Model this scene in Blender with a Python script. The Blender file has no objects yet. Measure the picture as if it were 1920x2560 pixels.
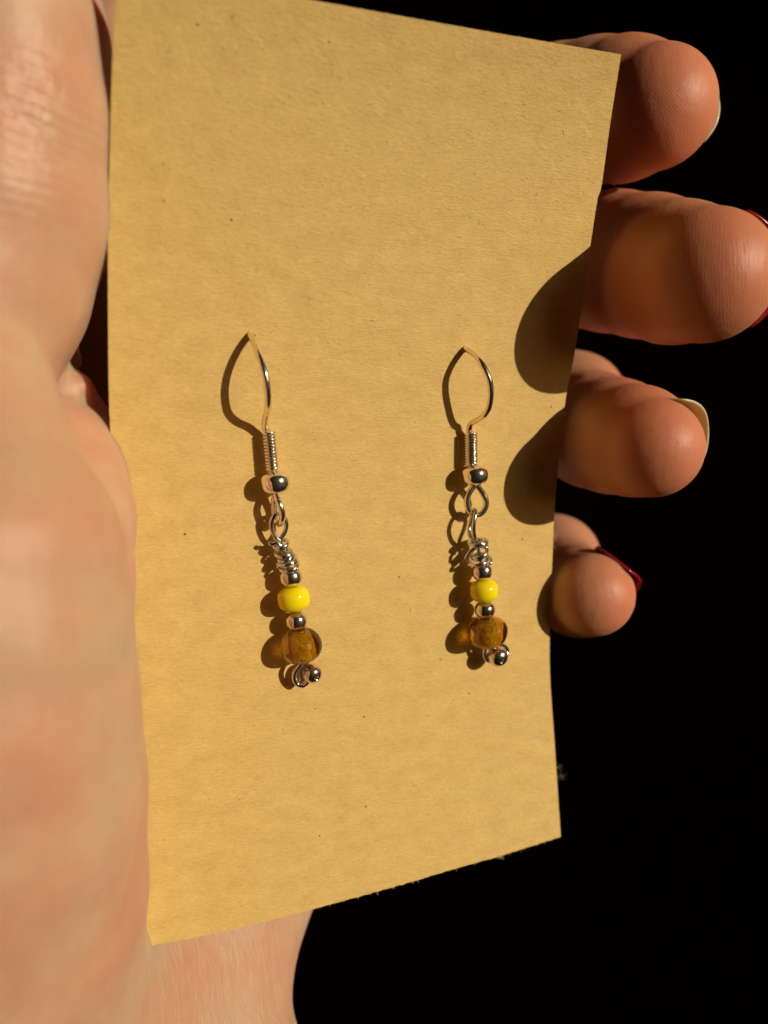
import bpy, math, random
import numpy as np
from mathutils import Vector, noise
random.seed(7); rng = np.random.default_rng(5)

# ------------------------------------------------------------------ scene, camera, light
scene = bpy.context.scene
EYE = 1.30                      # height of the phone above the ground, metres
F = 1934.0                      # focal length in photograph pixels
cam_data = bpy.data.cameras.new("camera"); cam = bpy.data.objects.new("camera", cam_data)
scene.collection.objects.link(cam); scene.camera = cam
cam.location = (0, 0, EYE); cam.rotation_euler = (math.radians(90), 0, 0)
cam_data.sensor_fit = 'VERTICAL'; cam_data.sensor_height = 36.0
cam_data.lens = F / 2560.0 * 36.0
cam_data.clip_start = 0.005; cam_data.clip_end = 200.0
cam_data.dof.use_dof = True; cam_data.dof.focus_distance = 0.081
cam_data.dof.aperture_fstop = 19.0

SUN = Vector((0.795, -0.565, 0.224)).normalized()     # direction towards the sun
world = bpy.data.worlds.new("World"); scene.world = world; world.use_nodes = True
wn = world.node_tree; bgn = wn.nodes["Background"]
sky = wn.nodes.new("ShaderNodeTexSky"); sky.sky_type = 'NISHITA'; sky.sun_disc = False
sky.sun_elevation = math.asin(SUN.z); sky.sun_rotation = math.atan2(SUN.x, SUN.y)
wn.links.new(sky.outputs[0], bgn.inputs[0]); bgn.inputs[1].default_value = 0.05
ld = bpy.data.lights.new("sun", 'SUN'); ld.energy = 3.9; ld.angle = math.radians(0.55); ld.color = (1.0, 0.88, 0.66)
lo = bpy.data.objects.new("sun", ld); scene.collection.objects.link(lo); lo.location = SUN * 3 + Vector((0, 0, EYE))
lo.rotation_euler = SUN.to_track_quat('Z', 'Y').to_euler()
scene.view_settings.view_transform = 'Standard'; scene.view_settings.look = 'None'
scene.view_settings.exposure = 0.0; scene.view_settings.gamma = 1.0
try:
    scene.cycles.max_bounces = 12; scene.cycles.transmission_bounces = 10; scene.cycles.sample_clamp_indirect = 4.0
except Exception: pass

# ------------------------------------------------------------------ helpers
def W(p):                       # millimetres in front of the eye (right, down, depth) -> world metres
    p = np.asarray(p, float)
    return np.stack([p[..., 0], p[..., 2], -p[..., 1]], -1) / 1000.0 + np.array([0, 0, EYE])
def U(px, py, d):               # a direction in view and its real distance -> millimetres
    return np.array([(px - 960) / F * d, (py - 1280) / F * d, d], float)
def tag(o, label=None, cat=None, group=None, kind=None):
    if label: o['label'] = label
    if cat: o['category'] = cat
    if group: o['group'] = group
    if kind: o['kind'] = kind
    return o
def empty(name, loc):
    o = bpy.data.objects.new(name, None); scene.collection.objects.link(o)
    o.location = Vector(loc); o.empty_display_size = .01; return o
def mesh_obj(name, verts, faces, mat, parent=None, smooth=True, world_space=True):
    """verts in world metres; stored relative to the thing's base"""
    v = np.asarray(verts, float)
    base = np.array(parent_base(parent)) if parent else v.mean(0)
    m = bpy.data.meshes.new(name)
    m.from_pydata((v - base).tolist(), [], [tuple(int(i) for i in f) for f in faces]); m.update()
    if smooth: m.polygons.foreach_set("use_smooth", [True] * len(m.polygons))
    m.materials.append(mat)
    o = bpy.data.objects.new(name, m); scene.collection.objects.link(o)
    if parent: o.parent = parent
    else: o.location = Vector(base)
    return o
def parent_base(p):
    b = Vector((0, 0, 0))
    while p is not None: b += p.location; p = p.parent
    return tuple(b)
def catmull(P, n=8, closed=False):
    P = np.asarray(P, float); N = len(P); out = []
    segs = N if closed else N - 1
    for i in range(segs):
        if closed: a, b, c, d = P[(i-1) % N], P[i], P[(i+1) % N], P[(i+2) % N]
        else: a, b, c, d = P[max(i-1, 0)], P[i], P[i+1], P[min(i+2, N-1)]
        for k in range(n):
            t = k / n
            out.append(.5 * ((2*b) + (-a+c)*t + (2*a-5*b+4*c-d)*t*t + (-a+3*b-3*c+d)*t**3))
    if not closed: out.append(P[-1])
    return np.array(out)
def tube(path, r, sides=14, closed=False, cap=True):
    P = np.asarray(path, float); N = len(P); r = np.broadcast_to(r, (N,))
    T = np.gradient(P, axis=0)
    if closed: T = np.roll(P, -1, 0) - np.roll(P, 1, 0)
    T /= np.linalg.norm(T, axis=1)[:, None] + 1e-12
    n0 = np.cross(T[0], [0.3, 0.2, 1.0]); n0 /= np.linalg.norm(n0); Ns = [n0]
    for i in range(1, N):
        n = Ns[-1] - T[i] * np.dot(Ns[-1], T[i]); n /= np.linalg.norm(n); Ns.append(n)
    Ns = np.array(Ns); B = np.cross(T, Ns)
    a = np.linspace(0, 2*np.pi, sides, endpoint=False)
    V = P[:, None] + r[:, None, None] * (np.cos(a)[None, :, None] * Ns[:, None] + np.sin(a)[None, :, None] * B[:, None])
    V = V.reshape(-1, 3); Fc = []
    for i in range(N if closed else N-1):
        j = (i+1) % N
        for k in range(sides):
            l = (k+1) % sides; Fc.append((i*sides+k, i*sides+l, j*sides+l, j*sides+k))
    if not closed and cap:          # domed ends
        V = list(V)
        for e, s in ((0, -1), (N-1, 1)):
            V.append(P[e] + s * T[e] * r[e] * .6); c = len(V) - 1
            for k in range(sides):
                l = (k+1) % sides; Fc.append((e*sides+k, e*sides+l, c) if s > 0 else (e*sides+l, e*sides+k, c))
        V = np.array(V)
    return V, Fc
def frame(axis):
    a = np.asarray(axis, float); a /= np.linalg.norm(a)
    b = np.cross(a, [0.1, 0.2, 1.0]); b /= np.linalg.norm(b); return a, b, np.cross(a, b)
def lathe(c, axis, prof, sides=40, wob=0.0, seed=0):
    """closed ring-shaped solid: prof = [(along axis, radius)], the loop closes on itself (a bead with its hole)"""
    a, b, d = frame(axis); V = []; Fc = []; n = len(prof)
    for i, (h, r) in enumerate(prof):
        for k in range(sides):
            t = 2*np.pi*k/sides
            rr = r * (1 + wob * noise.noise(Vector((math.cos(t)*1.1 + seed, math.sin(t)*1.1, h*.5))))
            V.append(np.asarray(c) + a*h + rr*(math.cos(t)*b + math.sin(t)*d))
    for i in range(n):
        j = (i+1) % n
        for k in range(sides):
            l = (k+1) % sides; Fc.append((i*sides+k, i*sides+l, j*sides+l, j*sides+k))
    return np.array(V), Fc
def bead_profile(rx, ry, hole=.22, p=2.3, n=26):
    """superellipse bead: rx = radius across the hole, ry = half length along the hole"""
    out = []
    t1 = math.acos(min(.95, (hole*1.25)/rx))
    for i in range(n+1):
        t = -t1 + 2*t1*i/n
        cx = abs(math.cos(t))**(2/p)*rx; sy = math.copysign(abs(math.sin(t))**(2/p)*ry, math.sin(t))
        out.append((sy, max(cx, hole)))
    for s in np.linspace(.9, -.9, 6): out.append((s*ry*.97, hole))
    return out

# ------------------------------------------------------------------ materials
def new_mat(name):
    m = bpy.data.materials.new(name); m.use_nodes = True; t = m.node_tree
    return m, t, t.nodes["Principled BSDF"], t.nodes, t.links
def metal(name, col, rough, bump=.0):
    """bright metal with a thin veil of fine scratches (a rougher second lobe)"""
    m, t, b, N, L = new_mat(name)
    b.inputs['Base Color'].default_value = (*col, 1); b.inputs['Metallic'].default_value = 1
    co = N.new('ShaderNodeTexCoord'); nz = N.new('ShaderNodeTexNoise'); nz.inputs['Scale'].default_value = 900
    nz.inputs['Detail'].default_value = 4; L.new(co.outputs['Object'], nz.inputs['Vector'])
    mr = N.new('ShaderNodeMapRange'); mr.inputs['To Min'].default_value = rough*.6; mr.inputs['To Max'].default_value = rough*1.5
    L.new(nz.outputs['Fac'], mr.inputs['Value']); L.new(mr.outputs['Result'], b.inputs['Roughness'])
    n2 = N.new('ShaderNodeTexNoise'); n2.inputs['Scale'].default_value = 3500; n2.inputs['Detail'].default_value = 4
    L.new(co.outputs['Object'], n2.inputs['Vector'])
    bp = N.new('ShaderNodeBump'); bp.inputs['Strength'].default_value = bump; bp.inputs['Distance'].default_value = .00002
    L.new(n2.outputs['Fac'], bp.inputs['Height']); L.new(bp.outputs['Normal'], b.inputs['Normal'])
    b2 = N.new('ShaderNodeBsdfPrincipled'); b2.inputs['Base Color'].default_value = (*[c*.9 for c in col], 1)
    b2.inputs['Metallic'].default_value = 1; b2.inputs['Roughness'].default_value = .55
    mx = N.new('ShaderNodeMixShader'); mx.inputs[0].default_value = .07
    L.new(b.outputs[0], mx.inputs[1]); L.new(b2.outputs[0], mx.inputs[2])
    L.new(mx.outputs[0], N['Material Output'].inputs['Surface'])
    return m
M_SILVER = metal('silver_plate', (.93, .86, .74), .09, .25)
M_WIRE = metal('craft_wire', (.72, .70, .68), .16, .3)
M_SPACER = metal('nickel_bead', (.78, .68, .60), .14, .25)

def skin_material():
    m, t, b, N, L = new_mat('skin')
    co = N.new('ShaderNodeTexCoord'); O = co.outputs['Object']
    def noise_n(scale, detail=3, rough=.5, vec=None):
        n = N.new('ShaderNodeTexNoise'); n.inputs['Scale'].default_value = scale; n.inputs['Detail'].default_value = detail
        n.inputs['Roughness'].default_value = rough; L.new(vec or O, n.inputs['Vector']); return n
    n1 = noise_n(95, 4); r1 = N.new('ShaderNodeValToRGB')
    e = r1.color_ramp.elements; e[0].position = .3; e[0].color = (.51, .355, .235, 1); e[1].position = .66; e[1].color = (.53, .272, .178, 1)
    L.new(n1.outputs['Fac'], r1.inputs['Fac'])
    n1b = noise_n(420, 4, .6); mix = N.new('ShaderNodeMix'); mix.data_type = 'RGBA'; mix.blend_type = 'MULTIPLY'
    r2 = N.new('ShaderNodeValToRGB'); e = r2.color_ramp.elements; e[0].position = .3; e[0].color = (.93, .88, .86, 1); e[1].position = .65; e[1].color = (1, 1, 1, 1)
    L.new(n1b.outputs['Fac'], r2.inputs['Fac']); mix.inputs['Factor'].default_value = .8
    L.new(r1.outputs['Color'], mix.inputs['A']); L.new(r2.outputs['Color'], mix.inputs['B'])
    # redder fingertips by vertex mask: flesh tone plus the red of shaded skin, painted in
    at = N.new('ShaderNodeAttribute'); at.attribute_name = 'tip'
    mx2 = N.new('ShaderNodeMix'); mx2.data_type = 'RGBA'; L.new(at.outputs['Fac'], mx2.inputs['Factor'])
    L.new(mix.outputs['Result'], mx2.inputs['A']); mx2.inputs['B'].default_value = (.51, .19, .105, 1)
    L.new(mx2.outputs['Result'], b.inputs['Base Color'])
    b.inputs['Subsurface Weight'].default_value = 1.0
    b.inputs['Subsurface Radius'].default_value = (1.0, .30, .14); b.inputs['Subsurface Scale'].default_value = .0038
    b.inputs['Roughness'].default_value = .5; b.inputs['Specular IOR Level'].default_value = .5; b.inputs['IOR'].default_value = 1.4
    # relief: pores, criss-cross lines, papillary ridges (stronger on the finger pads)
    vo = N.new('ShaderNodeTexVoronoi'); vo.feature = 'DISTANCE_TO_EDGE'; vo.inputs['Scale'].default_value = 2600
    mp = N.new('ShaderNodeMapping'); mp.inputs['Scale'].default_value = (1, 1, .55); mp.inputs['Rotation'].default_value = (.2, .5, .3)
    L.new(O, mp.inputs['Vector'])
    nd = noise_n(260, 2); vm = N.new('ShaderNodeVectorMath'); vm.operation = 'MULTIPLY_ADD'
    L.new(nd.outputs['Color'], vm.inputs[0]); vm.inputs[1].default_value = (.0022,)*3; L.new(mp.outputs['Vector'], vm.inputs[2])
    L.new(vm.outputs['Vector'], vo.inputs['Vector'])
    cl = N.new('ShaderNodeMath'); cl.operation = 'MINIMUM'; cl.inputs[1].default_value = .22; L.new(vo.outputs['Distance'], cl.inputs[0])
    wv = N.new('ShaderNodeTexWave'); wv.wave_type = 'RINGS'; wv.rings_direction = 'SPHERICAL'; wv.inputs['Scale'].default_value = 1050
    wv.inputs['Distortion'].default_value = 7; wv.inputs['Detail'].default_value = 2; wv.inputs['Detail Scale'].default_value = .35
    mp2 = N.new('ShaderNodeMapping'); L.new(O, mp2.inputs['Vector']); mp2.inputs['Location'].default_value = (-.032, .01, -.06)
    L.new(mp2.outputs['Vector'], wv.inputs['Vector'])
    mw = N.new('ShaderNodeMath'); mw.operation = 'MULTIPLY'; L.new(wv.outputs['Fac'], mw.inputs[0]); L.new(at.outputs['Fac'], mw.inputs[1])
    b1 = N.new('ShaderNodeBump'); b1.inputs['Distance'].default_value = .00004; b1.inputs['Strength'].default_value = .17
    L.new(mw.outputs[0], b1.inputs['Height'])
    b2 = N.new('ShaderNodeBump'); b2.inputs['Distance'].default_value = .0002; b2.inputs['Strength'].default_value = .18
    L.new(cl.outputs[0], b2.inputs['Height']); L.new(b1.outputs['Normal'], b2.inputs['Normal'])
    b3 = N.new('ShaderNodeBump'); b3.inputs['Distance'].default_value = .0006; b3.inputs['Strength'].default_value = .3
    n5 = noise_n(240, 3); L.new(n5.outputs['Fac'], b3.inputs['Height']); L.new(b2.outputs['Normal'], b3.inputs['Normal'])
    # long creases of the wrist and ball of the thumb
    mp3 = N.new('ShaderNodeMapping'); mp3.inputs['Scale'].default_value = (1, 1, .16); mp3.inputs['Rotation'].default_value = (0, .25, 0)
    L.new(O, mp3.inputs['Vector']); n6 = noise_n(520, 3, .55, mp3.outputs['Vector'])
    b4 = N.new('ShaderNodeBump'); b4.inputs['Distance'].default_value = .0004; b4.inputs['Strength'].default_value = .24
    L.new(n6.outputs['Fac'], b4.inputs['Height']); L.new(b3.outputs['Normal'], b4.inputs['Normal'])
    # knuckle creases of the thumb
    jt = N.new('ShaderNodeAttribute'); jt.attribute_name = 'joint'
    w2 = N.new('ShaderNodeTexWave'); w2.bands_direction = 'Z'; w2.inputs['Scale'].default_value = 330
    w2.inputs['Distortion'].default_value = 9; w2.inputs['Detail'].default_value = 3; w2.inputs['Detail Scale'].default_value = .3
    L.new(O, w2.inputs['Vector'])
    mj = N.new('ShaderNodeMath'); mj.operation = 'MULTIPLY'; L.new(w2.outputs['Fac'], mj.inputs[0]); L.new(jt.outputs['Fac'], mj.inputs[1])
    b5 = N.new('ShaderNodeBump'); b5.inputs['Distance'].default_value = .00013; b5.inputs['Strength'].default_value = .42
    L.new(mj.outputs[0], b5.inputs['Height']); L.new(b4.outputs['Normal'], b5.inputs['Normal'])
    v2 = N.new('ShaderNodeTexVoronoi'); v2.inputs['Scale'].default_value = 900; L.new(vm.outputs['Vector'], v2.inputs['Vector'])
    mk = N.new('ShaderNodeMath'); mk.operation = 'MULTIPLY'; L.new(v2.outputs['Distance'], mk.inputs[0]); L.new(jt.outputs['Fac'], mk.inputs[1])
    b6 = N.new('ShaderNodeBump'); b6.inputs['Distance'].default_value = .0004; b6.inputs['Strength'].default_value = .28; b6.invert = True
    L.new(mk.outputs[0], b6.inputs['Height']); L.new(b5.outputs['Normal'], b6.inputs['Normal'])
    L.new(b6.outputs['Normal'], b.inputs['Normal'])
    # fine tendon-wise lines of the wrist
    wr = N.new('ShaderNodeAttribute'); wr.attribute_name = 'wrist'
    mp4 = N.new('ShaderNodeMapping'); mp4.inputs['Scale'].default_value = (1, 1, .10); mp4.inputs['Rotation'].default_value = (0, -.12, 0)
    L.new(O, mp4.inputs['Vector']); n7 = noise_n(900, 4, .6, mp4.outputs['Vector']); n7.inputs['Distortion'].default_value = .6
    mr4 = N.new('ShaderNodeMath'); mr4.operation = 'MULTIPLY'; L.new(n7.outputs['Fac'], mr4.inputs[0]); L.new(wr.outputs['Fac'], mr4.inputs[1])
    b7 = N.new('ShaderNodeBump'); b7.inputs['Distance'].default_value = .0005; b7.inputs['Strength'].default_value = .55
    L.new(mr4.outputs[0], b7.inputs['Height']); L.new(b6.outputs['Normal'], b7.inputs['Normal'])
    L.new(b7.outputs['Normal'], b.inputs['Normal'])
    rj = N.new('ShaderNodeMapRange'); rj.inputs['To Min'].default_value = .5; rj.inputs['To Max'].default_value = .43
    L.new(jt.outputs['Fac'], rj.inputs['Value']); L.new(rj.outputs['Result'], b.inputs['Roughness'])
    return m
M_SKIN = skin_material()

def kraft_material():
    m, t, b, N, L = new_mat('kraft_card')
    uv = N.new('ShaderNodeUVMap'); uv.uv_map = 'mm'
    def nz(scale, sx, sy, rot, detail=3, rough=.55, dist=0.):
        mp = N.new('ShaderNodeMapping'); mp.inputs['Scale'].default_value = (sx, sy, 1); mp.inputs['Rotation'].default_value = (0, 0, rot)
        mp.vector_type = 'TEXTURE' if False else 'POINT'
        L.new(uv.outputs['UV'], mp.inputs['Vector'])
        n = N.new('ShaderNodeTexNoise'); n.inputs['Scale'].default_value = scale; n.inputs['Detail'].default_value = detail
        n.inputs['Roughness'].default_value = rough; n.inputs['Distortion'].default_value = dist
        L.new(mp.outputs['Vector'], n.inputs['Vector']); return n
    base = nz(.55, .6, 1, .1, 5, .65); rb = N.new('ShaderNodeValToRGB'); e = rb.color_ramp.elements
    e[0].position = .3; e[0].color = (.57, .372, .112, 1); e[1].position = .7; e[1].color = (.655, .448, .148, 1)
    L.new(base.outputs['Fac'], rb.inputs['Fac'])
    # fibre colour variation, mostly along the sheet's grain
    f1 = nz(5.5, .28, 1, .08, 4, .6, .4); r1 = N.new('ShaderNodeValToRGB'); e = r1.color_ramp.elements
    e[0].position = .32; e[0].color = (.80, .76, .68, 1); e[1].position = .62; e[1].color = (1.04, 1.04, 1.05, 1)
    L.new(f1.outputs['Fac'], r1.inputs['Fac'])
    mx = N.new('ShaderNodeMix'); mx.data_type = 'RGBA'; mx.blend_type = 'MULTIPLY'; mx.inputs['Factor'].default_value = .55
    L.new(rb.outputs['Color'], mx.inputs['A']); L.new(r1.outputs['Color'], mx.inputs['B'])
    # sparse dark specks
    vo = N.new('ShaderNodeTexVoronoi'); vo.inputs['Scale'].default_value = .33; L.new(uv.outputs['UV'], vo.inputs['Vector'])
    vr = N.new('ShaderNodeMath'); vr.operation = 'LESS_THAN'; vr.inputs[1].default_value = .042; L.new(vo.outputs['Distance'], vr.inputs[0])
    sp = N.new('ShaderNodeSeparateColor'); L.new(vo.outputs['Color'], sp.inputs[0])
    gt = N.new('ShaderNodeMath'); gt.operation = 'GREATER_THAN'; gt.inputs[1].default_value = .62; L.new(sp.outputs[0], gt.inputs[0])
    ml = N.new('ShaderNodeMath'); ml.operation = 'MULTIPLY'; L.new(vr.outputs[0], ml.inputs[0]); L.new(gt.outputs[0], ml.inputs[1])
    mx2 = N.new('ShaderNodeMix'); mx2.data_type = 'RGBA'; L.new(ml.outputs[0], mx2.inputs['Factor'])
    L.new(mx.outputs['Result'], mx2.inputs['A']); mx2.inputs['B'].default_value = (.16, .09, .03, 1)
    L.new(mx2.outputs['Result'], b.inputs['Base Color'])
    b.inputs['Roughness'].default_value = .62; b.inputs['Specular IOR Level'].default_value = .45
    # relief: matted fibres in three directions, then soft waviness
    last = None
    for (sc, sx, sy, rot, st, ds) in ((3.2, .28, 1, .05, .32, .08), (4.4, .3, 1, .9, .4, .08), (4.0, .3, 1, -.8, .4, .08), (6.5, .6, 1, .4, .45, .05), (.35, 1, 1, 0, .25, .25)):
        n = nz(sc, sx, sy, rot, 3, .6, .8)
        bp = N.new('ShaderNodeBump'); bp.inputs['Strength'].default_value = st; bp.inputs['Distance'].default_value = ds / 1000
        L.new(n.outputs['Fac'], bp.inputs['Height'])
        if last: L.new(last.outputs['Normal'], bp.inputs['Normal'])
        last = bp
    L.new(last.outputs['Normal'], b.inputs['Normal'])
    return m
M_KRAFT = kraft_material()
def plain(name, col, rough=.5, **kw):
    m, t, b, N, L = new_mat(name)
    co = N.new('ShaderNodeTexCoord'); nz = N.new('ShaderNodeTexNoise'); nz.inputs['Scale'].default_value = kw.get('scale', 400)
    L.new(co.outputs['Object'], nz.inputs['Vector'])
    mx = N.new('ShaderNodeMix'); mx.data_type = 'RGBA'; L.new(nz.outputs['Fac'], mx.inputs['Factor'])
    v = kw.get('var', .1)
    mx.inputs['A'].default_value = (*[c*(1-v) for c in col], 1); mx.inputs['B'].default_value = (*[min(1, c*(1+v)) for c in col], 1)
    L.new(mx.outputs['Result'], b.inputs['Base Color']); b.inputs['Roughness'].default_value = rough
    if 'spec' in kw: b.inputs['Specular IOR Level'].default_value = kw['spec']
    if 'sss' in kw:
        b.inputs['Subsurface Weight'].default_value = 1; b.inputs['Subsurface Radius'].default_value = kw['sssr']
        b.inputs['Subsurface Scale'].default_value = kw['sss']
    if 'coat' in kw: b.inputs['Coat Weight'].default_value = kw['coat']; b.inputs['Coat Roughness'].default_value = .05
    if 'trans' in kw: b.inputs['Transmission Weight'].default_value = kw['trans']
    return m
M_YELLOW = plain('yellow_glass', (.80, .66, .008), .10, var=.03, sss=.0006, sssr=(1, .8, .05))
M_FIBRE = plain('paper_fibre', (.72, .60, .40), .6)
M_LINT = plain('lint', (.6, .5, .42), .8)
M_NAIL = plain('bare_nail', (.66, .56, .42), .25, var=.05, sss=.001, sssr=(1, .7, .4), trans=.25)
M_RED = plain('crimson_varnish', (.30, .007, .018), .22, var=.1, coat=.5)
M_BLACK = plain('shell_black', (.10, .055, .025), .95, spec=.05, scale=20)
M_PIT = plain('hole_shade', (.09, .05, .02), .9)  # dark colour standing in for the shade inside the punched holes
def amber():
    m, t, b, N, L = new_mat('amber_glass')
    b.inputs['Base Color'].default_value = (.62, .34, .022, 1); b.inputs['Transmission Weight'].default_value = 1
    b.inputs['Roughness'].default_value = .015; b.inputs['IOR'].default_value = 1.5
    return m
M_AMBER = amber()
def foil():
    m, t, b, N, L = new_mat('gold_foil')
    co = N.new('ShaderNodeTexCoord'); nz = N.new('ShaderNodeTexNoise'); nz.inputs['Scale'].default_value = 1500; nz.inputs['Detail'].default_value = 6
    nz.inputs['Roughness'].default_value = .7; nz.inputs['Distortion'].default_value = 1.5
    L.new(co.outputs['Object'], nz.inputs['Vector']); r = N.new('ShaderNodeValToRGB'); e = r.color_ramp.elements
    e[0].position = .36; e[0].color = (.55, .36, .07, 1); e[1].position = .60; e[1].color = (1.0, .90, .34, 1)
    L.new(nz.outputs['Fac'], r.inputs['Fac']); L.new(r.outputs['Color'], b.inputs['Base Color'])
    b.inputs['Roughness'].default_value = .28; b.inputs['Metallic'].default_value = .4
    bp = N.new('ShaderNodeBump'); bp.inputs['Distance'].default_value = .0002; bp.inputs['Strength'].default_value = .8
    L.new(nz.outputs['Fac'], bp.inputs['Height']); L.new(bp.outputs['Normal'], b.inputs['Normal'])
    return m
M_FOIL = foil()

# ------------------------------------------------------------------ added dark shell against the sky
def backdrop_shell():
    """dark shell added round the hand to shut out skylight, open only towards the low sun"""
    C = np.array([0, .1, EYE]); R = 1.1; nu, nv = 64, 40; V = []; Fc = []
    a, b, d = frame(tuple(SUN)); t0 = math.radians(17)
    for i in range(nv+1):
        t = t0 + (math.pi - t0) * i / nv
        for k in range(nu):
            p = 2*math.pi*k/nu; rr = R*(1 + .025*math.sin(p*9 + 2*math.sin(t*3)) * math.sin(t))
            V.append(C + rr*(math.cos(t)*a + math.sin(t)*(math.cos(p)*b + math.sin(p)*d)))
    for i in range(nv):
        for k in range(nu):
            l = (k+1) % nu; Fc.append((i*nu+k, (i+1)*nu+k, (i+1)*nu+l, i*nu+l))
    o = mesh_obj('backdrop_shell', np.array(V), Fc, M_BLACK)
    tag(o, 'added black shell around the hand that shuts out the sky, plain black background', kind='structure')
backdrop_shell()

# ------------------------------------------------------------------ the card
TL = np.array([-21.074, -43.886, 62.225]); TR = np.array([24.575, -47.451, 80.149]); BL = np.array([-23.756, 43.687, 77.872])
EA = (TR-TL)/np.linalg.norm(TR-TL); EB0 = (BL-TL); CN = np.cross(EB0, EA); CN /= np.linalg.norm(CN)   # towards the viewer
EB = np.cross(EA, CN); EB = EB if EB @ EB0 > 0 else -EB
if CN[2] > 0: CN = -CN
def plane_coords(px, py):
    r = U(px, py, 1.0); p = r * ((TL @ CN) / (r @ CN)); q = p - TL
    return np.array([q @ EA, q @ EB])
def bend(a, b):                 # how far the sheet bows away from its chord, mm
    v = b/89.0; u = a/49.0
    return -4.6*4*v*(1-v)*(.85+.3*u) + .5*math.sin(3*v+1.5*u) + 11.0*max(0, .55-v)**2
def Q(px, py, h=0.0):           # a point h mm above the sheet as seen in this direction
    r = U(px, py, 1.0); a, b = plane_coords(px, py)
    for _ in range(3):
        off = bend(a, b) + h
        p = r * ((TL @ CN + off) / (r @ CN)); q = p - TL; a, b = q @ EA, q @ EB
    return p
def poly(pts, n):
    P = np.array([plane_coords(*p) for p in pts])
    s = np.r_[0, np.cumsum(np.linalg.norm(np.diff(P, axis=0), axis=1))]; t = np.linspace(0, s[-1], n)
    # smooth by interpolation through a dense catmull curve
    D = catmull(P, 12); sd = np.r_[0, np.cumsum(np.linalg.norm(np.diff(D, axis=0), axis=1))]
    t = np.linspace(0, sd[-1], n); return np.stack([np.interp(t, sd, D[:, 0]), np.interp(t, sd, D[:, 1])], 1)
LEFT = [(302,-84),(290,0),(280,180),(274,400),(270,600),(271,900),(275,1060),(288,1250),(308,1450),(330,1620),(344,1771),(355,1988),(360,2260),(372,2366)]
RIGHT = [(1553,136),(1527,300),(1504,463),(1489,527),(1441,856),(1414,1000),(1391,1215),(1383,1348),(1374,1643),(1387,1863),(1402,2092)]
TOP = [(302,-84),(780,0),(1170,70),(1553,136)]
BOTTOM = [(372,2366),(488,2343),(640,2309),(760,2279),(1000,2213),(1130,2174),(1247,2141),(1301,2124),(1402,2092)]
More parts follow.
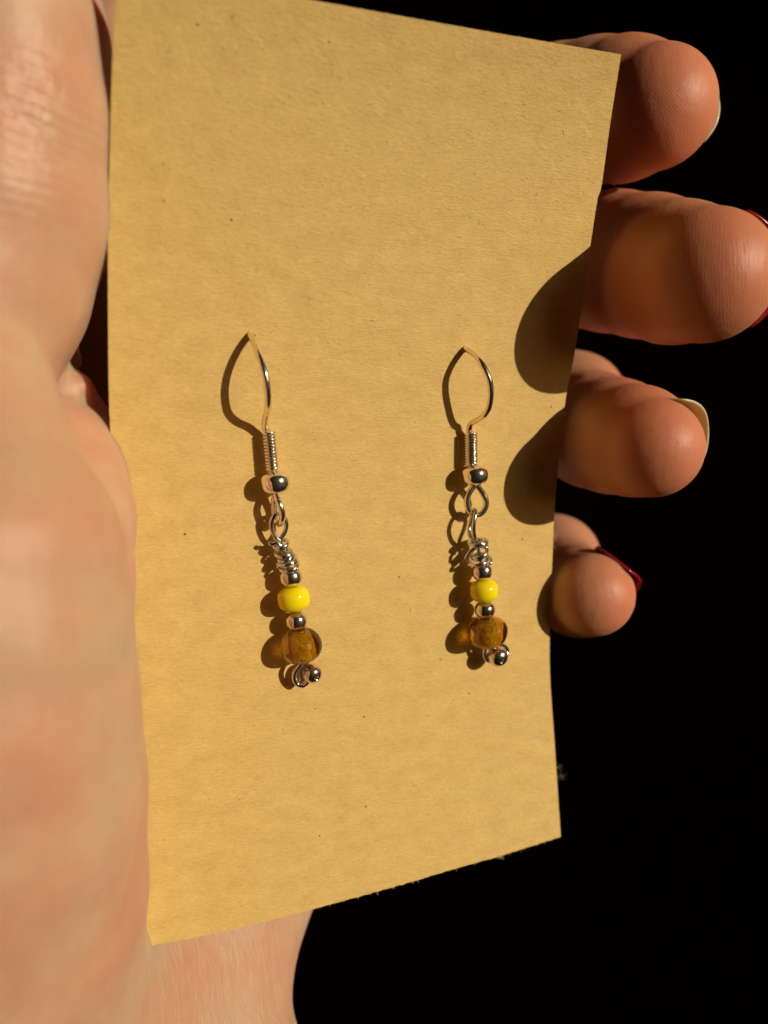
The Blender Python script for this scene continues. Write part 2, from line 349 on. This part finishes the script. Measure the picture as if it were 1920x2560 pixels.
def build_card():
    nu, nv = 150, 260
    l, r, t, bt = poly(LEFT, nv), poly(RIGHT, nv), poly(TOP, nu), poly(BOTTOM, nu)
    for i in range(nu):         # scissor-cut lower edge: tiny nicks
        bt[i, 1] += .10*noise.noise(Vector((i*.55, 3, 0))) + .05*noise.noise(Vector((i*1.9, 7, 0)))
    bt[0] = l[-1]; bt[-1] = r[-1]
    for i in range(1, nv-1):
        r[i, 0] += .035*noise.noise(Vector((i*.8, 1, 5))); l[i, 0] += .03*noise.noise(Vector((i*.7, 2, 9)))
    u = np.linspace(0, 1, nu)[None, :, None]; v = np.linspace(0, 1, nv)[:, None, None]
    G = (1-u)*l[:, None] + u*r[:, None] + (1-v)*t[None] + v*bt[None] - ((1-u)*(1-v)*t[0] + u*(1-v)*t[-1] + (1-u)*v*bt[0] + u*v*bt[-1])
    # lift onto the bowed sheet
    V = np.zeros((nv, nu, 3))
    for i in range(nv):
        for j in range(nu):
            p = TL + EA*G[i, j, 0] + EB*G[i, j, 1]; ray = p/p[2]
            V[i, j] = ray * ((TL @ CN + bend(*G[i, j])) / (ray @ CN))
    th = .32; back = V - CN*th
    vs = np.concatenate([V.reshape(-1, 3), back.reshape(-1, 3)]); n = nu*nv; Fc = []
    for i in range(nv-1):
        for j in range(nu-1):
            a = i*nu+j; Fc.append((a, a+nu, a+nu+1, a+1)); Fc.append((n+a, n+a+1, n+a+nu+1, n+a+nu))
    rim = [j for j in range(nu)] + [i*nu+nu-1 for i in range(1, nv)] + [(nv-1)*nu+j for j in range(nu-2, -1, -1)] + [i*nu for i in range(nv-2, 0, -1)]
    for k in range(len(rim)):
        a, b = rim[k], rim[(k+1) % len(rim)]; Fc.append((a, b, n+b, n+a))
    root = empty('earring_card', W(BL*.5+TR*.5))
    tag(root, 'blank kraft brown cardboard rectangle with two earrings hooked through it', 'card')
    o = mesh_obj('sheet', W(vs), Fc, M_KRAFT, root)
    uvl = o.data.uv_layers.new(name='mm'); guv = np.concatenate([G.reshape(-1, 2)]*2)
    li = np.zeros(len(o.data.loops), int); o.data.loops.foreach_get('vertex_index', li)
    uvl.data.foreach_set('uv', guv[li].astype(np.float32).ravel())
    with_sharp(o, 40)
    # frayed fibres standing out of the cut edges
    VV = []; FF = []
    def hair(p, d, ln, r=.012):
        q = [p]; dd = np.array(d, float)
        for s in range(3):
            dd = dd + rng.normal(0, .35, 3); dd /= np.linalg.norm(dd); q.append(q[-1] + dd*ln/3)
        v, f = tube(catmull(q, 3), r, 4); k = sum(len(x) for x in VV); VV.append(v); FF.extend([tuple(i+k for i in x) for x in f])
    for k in range(170):
        j = int(rng.integers(2, nu-2)); hair(V[-1, j] - CN*rng.uniform(0, th), EB + rng.normal(0, .5, 3), rng.uniform(.12, .4))
    for k in range(120):
        i = int(rng.integers(2, nv-2)); hair(V[i, -1] - CN*rng.uniform(0, th), EA + rng.normal(0, .4, 3), rng.uniform(.08, .22))
    for k in range(90):
        j = int(rng.integers(2, nu-2)); hair(V[0, j] - CN*rng.uniform(0, th), -EB + rng.normal(0, .4, 3), rng.uniform(.08, .2))
    for k in range(26):         # tuft at the nick in the lower edge
        p = Q(1252+rng.normal(0, 5), 2139, -.1); hair(p, EB*.8 - EA*.2 + rng.normal(0, .5, 3), rng.uniform(.3, .6))
    for k in range(12):
        p = Q(1386+rng.normal(0, 3), 1338+rng.normal(0, 10), -.1); hair(p, EB + rng.normal(0, .3, 3), rng.uniform(.4, .9))
    f = mesh_obj('paper_fibre', W(np.concatenate(VV)), FF, M_FIBRE, root); tag(f, kind='stuff')
    # the two punched holes: torn lip, and a dark disc painted as the shade inside
    for (x, y) in ((629, 838), (1166, 871)):
        cc = Q(x, y, .0); ring = []
        for k in range(20):
            t = 2*math.pi*k/20; ring.append(cc + (.42+.05*math.sin(3*t))*(EA*math.cos(t) + EB*math.sin(t)) + CN*(.04+.04*math.sin(2*t+1)))
        v, f = tube(np.array(ring), .07, 8, True); mesh_obj('hole_lip', W(v), f, M_KRAFT, root)
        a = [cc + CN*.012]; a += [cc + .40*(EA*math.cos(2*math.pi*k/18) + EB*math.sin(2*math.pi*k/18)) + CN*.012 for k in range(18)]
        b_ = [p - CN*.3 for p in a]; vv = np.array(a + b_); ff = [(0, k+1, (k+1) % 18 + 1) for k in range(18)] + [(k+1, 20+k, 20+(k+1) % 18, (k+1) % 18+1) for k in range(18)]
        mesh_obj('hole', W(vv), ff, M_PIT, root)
    # short fibres lying on the face of the sheet
    VV.clear(); FF.clear()
    for k in range(1500):
        i, j = int(rng.integers(3, nv-3)), int(rng.integers(3, nu-3)); a = rng.normal(0, .6)
        hair(V[i, j] + CN*.0, EA*math.cos(a) + EB*math.sin(a) + CN*.02, rng.uniform(.12, .6), .016)
    f = mesh_obj('surface_fibre', W(np.concatenate(VV)), FF, M_FIBRE, root); tag(f, kind='stuff')
    # fluff caught on the right edge
    VV.clear(); FF.clear()
    for k in range(16):
        p = Q(1398+rng.normal(0, 6), 1935+rng.normal(0, 12), -.2)
        q = [p]; dd = EA + rng.normal(0, .6, 3)
        for s in range(5):
            dd = dd/np.linalg.norm(dd) + rng.normal(0, .7, 3); dd /= np.linalg.norm(dd); q.append(q[-1] + dd*.22)
        v, f = tube(catmull(q, 4), .006, 4); kk = sum(len(x) for x in VV); VV.append(v); FF.extend([tuple(i+kk for i in x) for x in f])
    f = mesh_obj('lint', W(np.concatenate(VV)), FF, M_LINT)
    tag(f, 'wisp of pale lint caught on the right edge of the card', 'lint', kind='stuff')
def with_sharp(o, deg):
    o.data.update()
    try: o.data.set_sharp_from_angle(angle=math.radians(deg))
    except Exception: pass
build_card()

# ------------------------------------------------------------------ the hand: one continuous skin from a distance field
RES = .55
LO = np.array([-66., -66., 40.]); HI = np.array([48., 86., 132.])
NX = ((HI-LO)/RES).astype(int) + 1
field = np.full(NX, 20., np.float32)
axs = [LO[i] + RES*np.arange(NX[i]) for i in range(3)]
def region(lo, hi):
    s = [slice(max(0, int((lo[i]-LO[i])/RES)-1), max(0, min(NX[i], int((hi[i]-LO[i])/RES)+2))) for i in range(3)]
    X = axs[0][s[0]][:, None, None].astype(np.float32); Y = axs[1][s[1]][None, :, None].astype(np.float32); Z = axs[2][s[2]][None, None].astype(np.float32)
    return tuple(s), X, Y, Z
def put(sl, d, k):
    a = field[sl]
    if k <= 0: field[sl] = np.minimum(a, d); return
    h = np.clip(.5 + .5*(d-a)/k, 0, 1); field[sl] = d*(1-h)*1 + a*h - k*h*(1-h) if False else (d + (a-d)*h - k*h*(1-h))
def cone(A, B, ra, rb, k=2.0):
    A = np.asarray(A, float); B = np.asarray(B, float); m = max(ra, rb) + k + 2
    sl, X, Y, Z = region(np.minimum(A, B)-m, np.maximum(A, B)+m)
    if any(s.stop <= s.start for s in sl): return
    ab = B-A; L2 = ab @ ab + 1e-9
    t = np.clip(((X-A[0])*ab[0] + (Y-A[1])*ab[1] + (Z-A[2])*ab[2])/L2, 0, 1)
    d = np.sqrt((X-A[0]-ab[0]*t)**2 + (Y-A[1]-ab[1]*t)**2 + (Z-A[2]-ab[2]*t)**2) - (ra + (rb-ra)*t)
    put(sl, d, k)
def chain(pts, k=2.0, k0=None):     # pts: (view x, view y, depth mm, apparent radius)
    P = []
    for x, y, d, r in pts:
        c = 1/math.sqrt(1 + ((x-960)/F)**2 + ((y-1280)/F)**2)     # a ball off the axis looks stretched by 1/cos
        P.append((U(x, y, d), r*d/F*((1+c)/2 if x > 1300 else 1)))
    for i in range(len(P)-1):
        cone(P[i][0], P[i+1][0], P[i][1], P[i+1][1], k if (i or k0 is None) else k0)
HAND = {}
exec(compile('''
# metacarpals and palm, behind the card
chain([(500,2700,92,270),(500,2400,97,190),(510,2150,104,215),(420,1500,106,250),(300,900,104,190),(330,230,102,185)], 4)
chain([(500,2400,98,190),(580,2000,108,225),(480,1300,110,215),(430,560,110,185)], 4)
chain([(500,2400,98,190),(640,2000,108,225),(640,1500,112,215),(560,960,114,180)], 4)
chain([(495,2400,100,188),(640,1900,112,222),(820,1600,115,220),(700,1330,116,175)], 4)
# fingers (knuckle -> middle joint -> tip)
chain([(330,230,102,185),(900,280,114,140),(1290,300,112,136)], 3)
chain([(1290,300,112,138),(1395,288,103,168),(1490,281,98,178),(1565,277,93,179),(1640,271,88.5,158)], .6)
chain([(430,560,110,185),(900,600,120,165),(1330,650,119,150)], 4)
chain([(1330,650,120,145),(1445,652,111,166),(1535,657,103,176),(1615,668,93.5,181),(1692,684,86,182),(1765,690,80,175)], .6)
chain([(560,960,114,180),(900,980,120,155),(1330,1000,123,125),(1438,1005,119,124)], 4)
chain([(1438,1005,119,124),(1442,1052,108,140),(1486,1076,100,146),(1536,1091,94,146),(1592,1104,88.5,142),(1630,1119,85,129)], .7)
chain([(700,1330,116,175),(1000,1360,122,140),(1300,1400,124,112),(1388,1397,120,110)], 4)
chain([(1388,1397,120,110),(1395,1440,113,110),(1418,1464,107,113),(1448,1480,100,114),(1480,1486,95.3,107)], .7)
# fold of skin between thumb and palm
chain([(40,980,78,100),(140,925,73,36),(200,965,72.5,28),(262,1052,74.5,24),(310,1140,78,40)], .6, 2)
chain([(120,900,76,40),(170,862,76,22),(186,905,75,22)], .8)
chain([(120,960,76,60),(165,985,75,48),(215,1040,76,40)], .8)
chain([(110,925,73,42),(150,985,72,46)], .8)
# inner palm flank that overlaps the card's left edge
chain([(60,1110,77,115),(118,1185,72,193),(128,1300,70,200),(124,1450,68,201),(120,1620,67,204),(110,1800,68,213)], .8)
# ball of the thumb, nearest to the lens
chain([(-205,985,61,325),(-85,1230,58,282),(-62,1400,57,358),(-75,1560,57,388),(-88,1760,58,420),(-82,2000,60,432),(-76,2250,63.5,428),(-40,2480,70,384),(40,2750,78,330)], .5)
chain([(-330,1300,66,460),(-340,1700,68,540),(-280,2100,72,500),(-120,2500,82,400),(300,2700,92,330)], 3)
# thumb
chain([(-170,870,65,292),(-106,690,65.5,310),(-50,500,65.5,314),(-14,280,65,298),(-26,100,63.5,282),(-60,-120,62,272),(-84,-420,62,255)], 1.2)
# wrist and forearm
chain([(496,2390,97,190),(456,2600,94,201),(392,2900,92,205)], 3)
chain([(200,2400,88,320),(180,2650,88,330),(160,2950,88,340)], 6)
''', 'hand', 'exec'))
def surface_nets(f):
    s = f < 0; dims = f.shape
    c = np.zeros(tuple(d-1 for d in dims), np.uint8)
    for dx in (0, 1):
        for dy in (0, 1):
            for dz in (0, 1): c += s[dx:dims[0]-1+dx, dy:dims[1]-1+dy, dz:dims[2]-1+dz]
    act = (c > 0) & (c < 8); idx = np.full(act.shape, -1, np.int64); ii = np.argwhere(act); idx[act] = np.arange(len(ii))
    acc = np.zeros((len(ii), 3)); cnt = np.zeros(len(ii))
    corners = [(a, b, d) for a in (0, 1) for b in (0, 1) for d in (0, 1)]
    vals = {q: f[ii[:, 0]+q[0], ii[:, 1]+q[1], ii[:, 2]+q[2]] for q in corners}
    for q in corners:
        for ax in range(3):
            if q[ax]: continue
            p = list(q); p[ax] = 1; p = tuple(p); a, b = vals[q], vals[p]; m = (a < 0) != (b < 0)
            t = a[m]/(a[m]-b[m]); e = np.tile(np.array(q, float), (m.sum(), 1)); e[:, ax] += t; acc[m] += e; cnt[m] += 1
    V = ii + acc/cnt[:, None]; quads = []
    for ax in range(3):
        o1, o2 = [(1, 2), (2, 0), (0, 1)][ax]
        sl0 = [slice(None)]*3; sl1 = [slice(None)]*3; sl0[ax] = slice(0, -1); sl1[ax] = slice(1, None)
        ch = s[tuple(sl0)] != s[tuple(sl1)]; e = np.argwhere(ch)
        e = e[(e[:, o1] > 0) & (e[:, o2] > 0) & (e[:, o1] < dims[o1]-1) & (e[:, o2] < dims[o2]-1)]
        ins = s[e[:, 0], e[:, 1], e[:, 2]]
        def g(a, b):
            k = e.copy(); k[:, o1] -= a; k[:, o2] -= b; return idx[k[:, 0], k[:, 1], k[:, 2]]
        q = np.stack([g(1, 1), g(0, 1), g(0, 0), g(1, 0)], 1); q[~ins] = q[~ins][:, ::-1]; quads.append(q)
    return V, np.concatenate(quads)
Vh, Fh = surface_nets(field); Vh = LO + Vh*RES
# laplacian smoothing of the voxel steps
def smooth(V, Fq, it, lam=.5):
    e = np.concatenate([Fq[:, [0, 1]], Fq[:, [1, 2]], Fq[:, [2, 3]], Fq[:, [3, 0]]]); n = len(V)
    deg = np.bincount(e[:, 0], minlength=n) + np.bincount(e[:, 1], minlength=n)
    for k in range(it):
        A = np.stack([np.bincount(e[:, 0], V[e[:, 1], c], n) + np.bincount(e[:, 1], V[e[:, 0], c], n) for c in range(3)], 1)/deg[:, None]
        V = V + (lam if k % 2 == 0 else -lam*1.03)*(A-V)
    return V
Vh = smooth(Vh, Fh, 6)
hand = empty('hand', W(U(500, 2000, 100)))
tag(hand, "fair left hand cupped round the kraft card, fingertips at its right edge, two nails crimson", 'hand')
hb = np.array(parent_base(hand)); me = bpy.data.meshes.new('skin'); me.vertices.add(len(Vh)); me.vertices.foreach_set('co', (W(Vh)-hb).astype(np.float32).ravel())
Fw = Fh[:, ::-1]        # handedness changes with the axis swap
me.loops.add(len(Fw)*4); me.loops.foreach_set('vertex_index', Fw.astype(np.int32).ravel())
me.polygons.add(len(Fw)); me.polygons.foreach_set('loop_start', np.arange(0, len(Fw)*4, 4, dtype=np.int32))
me.polygons.foreach_set('use_smooth', np.ones(len(Fw), bool)); me.update(calc_edges=True); me.validate()
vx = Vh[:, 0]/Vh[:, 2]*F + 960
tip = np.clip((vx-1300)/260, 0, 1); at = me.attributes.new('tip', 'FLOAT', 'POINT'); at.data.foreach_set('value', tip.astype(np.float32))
vy = Vh[:, 1]/Vh[:, 2]*F + 1280
jn = np.exp(-((vx-130)/190)**2 - ((vy-290)/230)**2) * (Vh[:, 2] < 72); at = me.attributes.new('joint', 'FLOAT', 'POINT'); at.data.foreach_set('value', jn.astype(np.float32))
wm_ = np.clip((vy-2150)/200, 0, 1)*np.clip((vx-330)/90, 0, 1) + .35*np.clip((vy-1300)/400, 0, 1)*(vx < 330); at = me.attributes.new('wrist', 'FLOAT', 'POINT')
at.data.foreach_set('value', wm_.astype(np.float32))
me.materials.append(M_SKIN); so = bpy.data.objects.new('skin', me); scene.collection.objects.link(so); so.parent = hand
print('skin quads', len(Fw))

def nail(C, A, D, r, L0, L1, half, mat, label, th=.45, tipround=.55, droop=.0):
    """curved plate on the back (D) of a fingertip whose bone runs along A"""
    A = np.asarray(A, float); A /= np.linalg.norm(A); D = np.asarray(D, float); D -= A*(D @ A); D /= np.linalg.norm(D); B = np.cross(A, D)
    nu, nv = 26, 22; top = np.zeros((nv, nu, 3)); bot = np.zeros((nv, nu, 3))
    for i in range(nv):
        v = i/(nv-1)
        for j in range(nu):
            w = -1 + 2*j/(nu-1); th_ = w*half
            end = L1 - (L1-L0)*tipround*.45*(abs(w)**2.6); st = L0 + (L1-L0)*.25*(abs(w)**3)
            s = st + (end-st)*v
            drop = droop*(max(0, (s-L0)/(L1-L0)))**2
            rr = r*(1-.04*v)
            p = np.asarray(C) + A*s + D*(rr*math.cos(th_) - drop) + B*rr*math.sin(th_)
            nrm = D*math.cos(th_) + B*math.sin(th_)
            top[i, j] = p; bot[i, j] = p - nrm*th*(1-.5*abs(w)**6)
    V = np.concatenate([top.reshape(-1, 3), bot.reshape(-1, 3)]); n = nu*nv; Fc = []
    for i in range(nv-1):
        for j in range(nu-1):
            a = i*nu+j; Fc += [(a, a+1, a+nu+1, a+nu), (n+a, n+a+nu, n+a+nu+1, n+a+1)]
    rim = [j for j in range(nu)] + [i*nu+nu-1 for i in range(1, nv)] + [(nv-1)*nu+j for j in range(nu-2, -1, -1)] + [i*nu for i in range(nv-2, 0, -1)]
    for k in range(len(rim)):
        a, b = rim[k], rim[(k+1) % len(rim)]; Fc.append((a, n+a, n+b, b))
    o = mesh_obj('fingernail', W(V), Fc, mat, hand); tag(o, label); return o
nail(U(1640,271,88.5), [.82,-.22,-.53], [.56,-.32,.76], 7.15, -4, 6.1, .82, M_NAIL, 'bare pale nail of the index finger', droop=.5, th=.3)
nail(U(1765,690,80), [.80,.02,-.60], [.60,-.26,.75], 7.35, -4, 6.0, 1.0, M_RED, 'crimson nail of the middle finger', droop=.5, th=.35)
nail(U(1630,1119,85), [.84,.06,-.52], [.48,-.5,.72], 5.6, -3, 5.05, 1.15, M_NAIL, 'bare pale nail of the ring finger, long and rounded', droop=.5, th=.3)
nail(U(1480,1486,95.3), [.78,.46,-.42], [.48,-.74,.48], 5.6, -2.8, 4.2, .8, M_RED, 'crimson nail of the little finger', droop=.9, th=.35)

# ------------------------------------------------------------------ earrings
def wire(name, pts, r, mat, root, n=8, closed=False, sides=14):
    P = catmull([Q(*p) for p in pts], n, closed); v, f = tube(P, r, sides, closed)
    return mesh_obj(name, W(v), f, mat, root)
def bead(name, c, axis, rx, ry, mat, root, label=None, hole=.2, p=2.2, wob=.0, seed=0, sides=44, parent=None):
    v, f = lathe(c, axis, bead_profile(rx, ry, hole, p), sides, wob, seed)
    o = mesh_obj(name, W(v), f, mat, parent or root)
    if label: o['label'] = label
    return o
def helix(A, B, R0, R1, turns, r, n=22, tilt=(0, 0), jitter=0., seed=0):
    A = np.asarray(A); B = np.asarray(B); a, b, d = frame(B-A); L = np.linalg.norm(B-A); N = int(turns*n); out = []
    rs = np.random.default_rng(seed); ph = rs.uniform(0, 6.28)
    for i in range(N+1):
        t = i/N; an = 2*np.pi*turns*t; R = R0 + (R1-R0)*t
        jr = 1 + jitter*math.sin(an*.37+ph) + jitter*.6*math.sin(an*.83+2*ph)
        ax = L*t + tilt[0]*math.cos(an) + tilt[1]*math.sin(an) + jitter*.9*math.sin(an*.61+ph)
        out.append(A + a*ax + R*jr*(math.cos(an)*b + math.sin(an)*d))
    return np.array(out)

def earring(label, D):
    root = empty('earring', W(Q(*D['base'])))
    tag(root, label, 'earring', 'pair of beaded drop earrings on the card')
    wire('ear_wire', D['hook'], .33, M_SILVER, root, n=10)
    cA, cB = Q(*D['coil'][0]), Q(*D['coil'][1])
    v, f = tube(helix(cA, cB, D['coil_r']-.12, D['coil_r']-.12, 11.5, .12, 20), .125, 8)
    mesh_obj('coil', W(v), f, M_SILVER, root)
    c = Q(*D['hbead'][:3]); ax = Q(*D['coil'][1]) - Q(*D['coil'][0])
    bead('ball_bead', c, ax, D['hbead'][3], D['hbead'][4], M_SILVER, root, 'largest bright silver bead, under the coil', p=2.5)
    wire('hook_loop', D['loop'], .33, M_SILVER, root, n=10)
    wire('eye_loop', D['eye'], .235, M_WIRE, root, n=10)
    # the wire core on which the beads are strung
    ws = D['beads']
    wire('stringing_wire', [D['wrap'][0]] + [w[1:4] for w in ws[:-1]] + [D['curl'][0]], .2, M_WIRE, root)
    H = [helix(Q(*a), Q(*b), R0, R1, tn, .2, 20, tl, jt, sd) for a, b, R0, R1, tn, tl, jt, sd in D['turns']]
    VV = []; FF = []
    for P in H:
        v, f = tube(P, .205, 10); k = sum(len(x) for x in VV); VV.append(v); FF += [tuple(i+k for i in x) for x in f]
    mesh_obj('wire_wrap', W(np.concatenate(VV)), FF, M_WIRE, root)
    wire('wire_end', D['end'], .2, M_WIRE, root)
    for i, w in enumerate(ws):
        kind, x, y, h, rx, ry = w[:6]; c = Q(x, y, h)
        a = w[6] if len(w) > 6 else None
        if a is None:
            p0 = ws[max(i-1, 0)]; p1 = ws[min(i+1, len(ws)-2)]
            a = Q(*p1[1:4]) - Q(*p0[1:4])
        if kind == 'spacer': bead('spacer_bead', c, a, rx, ry, M_SPACER, root, p=2.35)
        elif kind == 'yellow': bead('yellow_bead', c, a, rx, ry, M_YELLOW, root, 'opaque bright yellow glass bead', p=2.6, seed=x)
        elif kind == 'amber':
            o = bead('amber_bead', c, a, rx, ry, M_AMBER, root, 'clear amber glass bead with a gold core', p=2.25, wob=D['wob'], seed=x, hole=.45, sides=64)
            v, f = lathe(c, a, bead_profile(rx*D['core'], ry*.90, .47, 4.5), 40, .05, x)
            fo = mesh_obj('foil_core', W(v), f, M_FOIL, root)
            wm = fo.matrix_world.copy(); fo.parent = o; fo.location = (0, 0, 0)
    wire('wire_curl', D['curl'], .25, M_WIRE, root, n=9)
    return root

left = dict(
    base=(690, 1205, 0),
    hook=[(628,842,-.35),(627,838,.25),(636,856,1.7),(648,888,3.1),(660,922,4.0),(667,958,4.3),(670,993,4.1),(669,1024,3.2),(664,1048,2.0),(663,1068,1.25),(672,1090,1.0),(681,1170,1.2),(688,1222,1.6)],
    coil=[(672,1080,.98),(681,1172,1.1)], coil_r=.73,
    hbead=(689,1206,1.65,1.46,1.18),
    loop=[(688,1224,1.6),(690,1240,1.9),(698,1258,2.5),(706,1282,2.6),(704,1302,2.1),(698,1310,1.5),(690,1300,.9),(686,1278,.6),(686,1256,.9),(688,1236,1.3),(690,1222,1.6)],
    eye=[(700,1352,1.4),(688,1341,1.4),(679,1322,1.4),(678,1304,1.5),(686,1290,1.6),(698,1284,1.6),(710,1292,1.5),(716,1309,1.5),(713,1328,1.4),(702,1349,1.4),(700,1362,1.4)],
    wrap=[(700,1350,1.4),(726,1420,1.5)],
    turns=[((699,1352,1.4),(707,1376,1.4),.62,.72,2.2,(.12,.20),.2,3),((707,1376,1.4),(723,1421,1.5),.78,.98,4.1,(.12,.34),.12,8)],
    beads=[('spacer',727,1443,1.5,1.16,1.05),('yellow',734,1497,1.72,1.66,1.30),('spacer',741,1552,1.7,1.12,1.02),('amber',753,1614,1.95,2.14,1.86),('spacer',780,1683,1.6,1.05,1.00,np.array([.5,.3,-.6]))],
    wob=.06, core=.42, end=[(703,1366,2.0),(692,1358,1.9),(679,1360,1.7),(673,1357,1.6)],
    curl=[(757,1650,2.0),(750,1662,1.9),(738,1678,1.6),(735,1696,1.3),(743,1710,1.2),(757,1714,1.4),(768,1706,1.6),(776,1692,1.6),(785,1676,1.6),(782,1668,1.3),(768,1662,1.1),(750,1668,1.0),(742,1684,1.0),(746,1702,1.1)])
earring('left earring, hook seen nearly edge on, round amber bead at its foot', left)
right = dict(
    base=(1187, 1187, 0),
    hook=[(1167,874,-.35),(1165,872,.25),(1178,880,1.4),(1194,894,2.6),(1207,914,3.5),(1218,936,4.0),(1225,958,4.2),(1227,988,4.1),(1222,1018,3.7),(1210,1038,3.0),(1193,1050,2.1),(1178,1059,1.4),(1173,1074,1.1),(1177,1090,1.0),(1178,1156,1.2),(1186,1200,1.7)],
    coil=[(1177,1082,1.02),(1178,1157,1.15)], coil_r=.80,
    hbead=(1187,1187,1.7,1.48,1.16),
    loop=[(1187,1200,1.7),(1184,1216,1.7),(1173,1233,1.7),(1167,1252,1.7),(1171,1272,1.7),(1184,1285,1.7),(1199,1286,1.8),(1212,1273,1.9),(1215,1252,1.9),(1206,1232,1.8),(1195,1216,1.8),(1190,1200,1.7)],
    eye=[(1192,1358,2.0),(1176,1342,1.2),(1173,1322,.7),(1178,1300,.7),(1184,1282,1.2),(1188,1274,1.9),(1188,1286,2.5),(1185,1306,2.7),(1184,1326,2.6),(1187,1344,2.4),(1197,1360,2.1)],
    wrap=[(1192,1350,2.0),(1203,1412,2.1)],
    turns=[((1194,1350,2.0),(1197,1364,2.1),.85,1.05,2.1,(.08,.22),.15,4),((1196,1374,2.0),(1201,1406,2.1),.75,1.12,3.1,(-.12,.40),.2,11)],
    beads=[('spacer',1205,1429,2.1,1.14,1.08),('yellow',1210,1477,2.3,1.60,1.28),('spacer',1212,1524,2.25,1.16,1.00),('amber',1219,1580,2.2,2.38,1.84,),('spacer',1244,1641,2.2,1.18,1.11,np.array([.35,.3,-.75]))],
    wob=.10, core=.36, end=[(1190,1370,2.3),(1178,1376,2.1),(1169,1387,1.9),(1164,1397,1.7)],
    curl=[(1222,1608,2.3),(1214,1620,1.9),(1211,1636,1.5),(1218,1650,1.4),(1232,1654,1.6),(1244,1643,2.0),(1258,1640,1.5),(1269,1630,1.3),(1263,1617,1.4),(1250,1612,1.8),(1232,1618,2.2)])
earring('right earring, hook bowed open, wide lopsided amber bead at its foot', right)
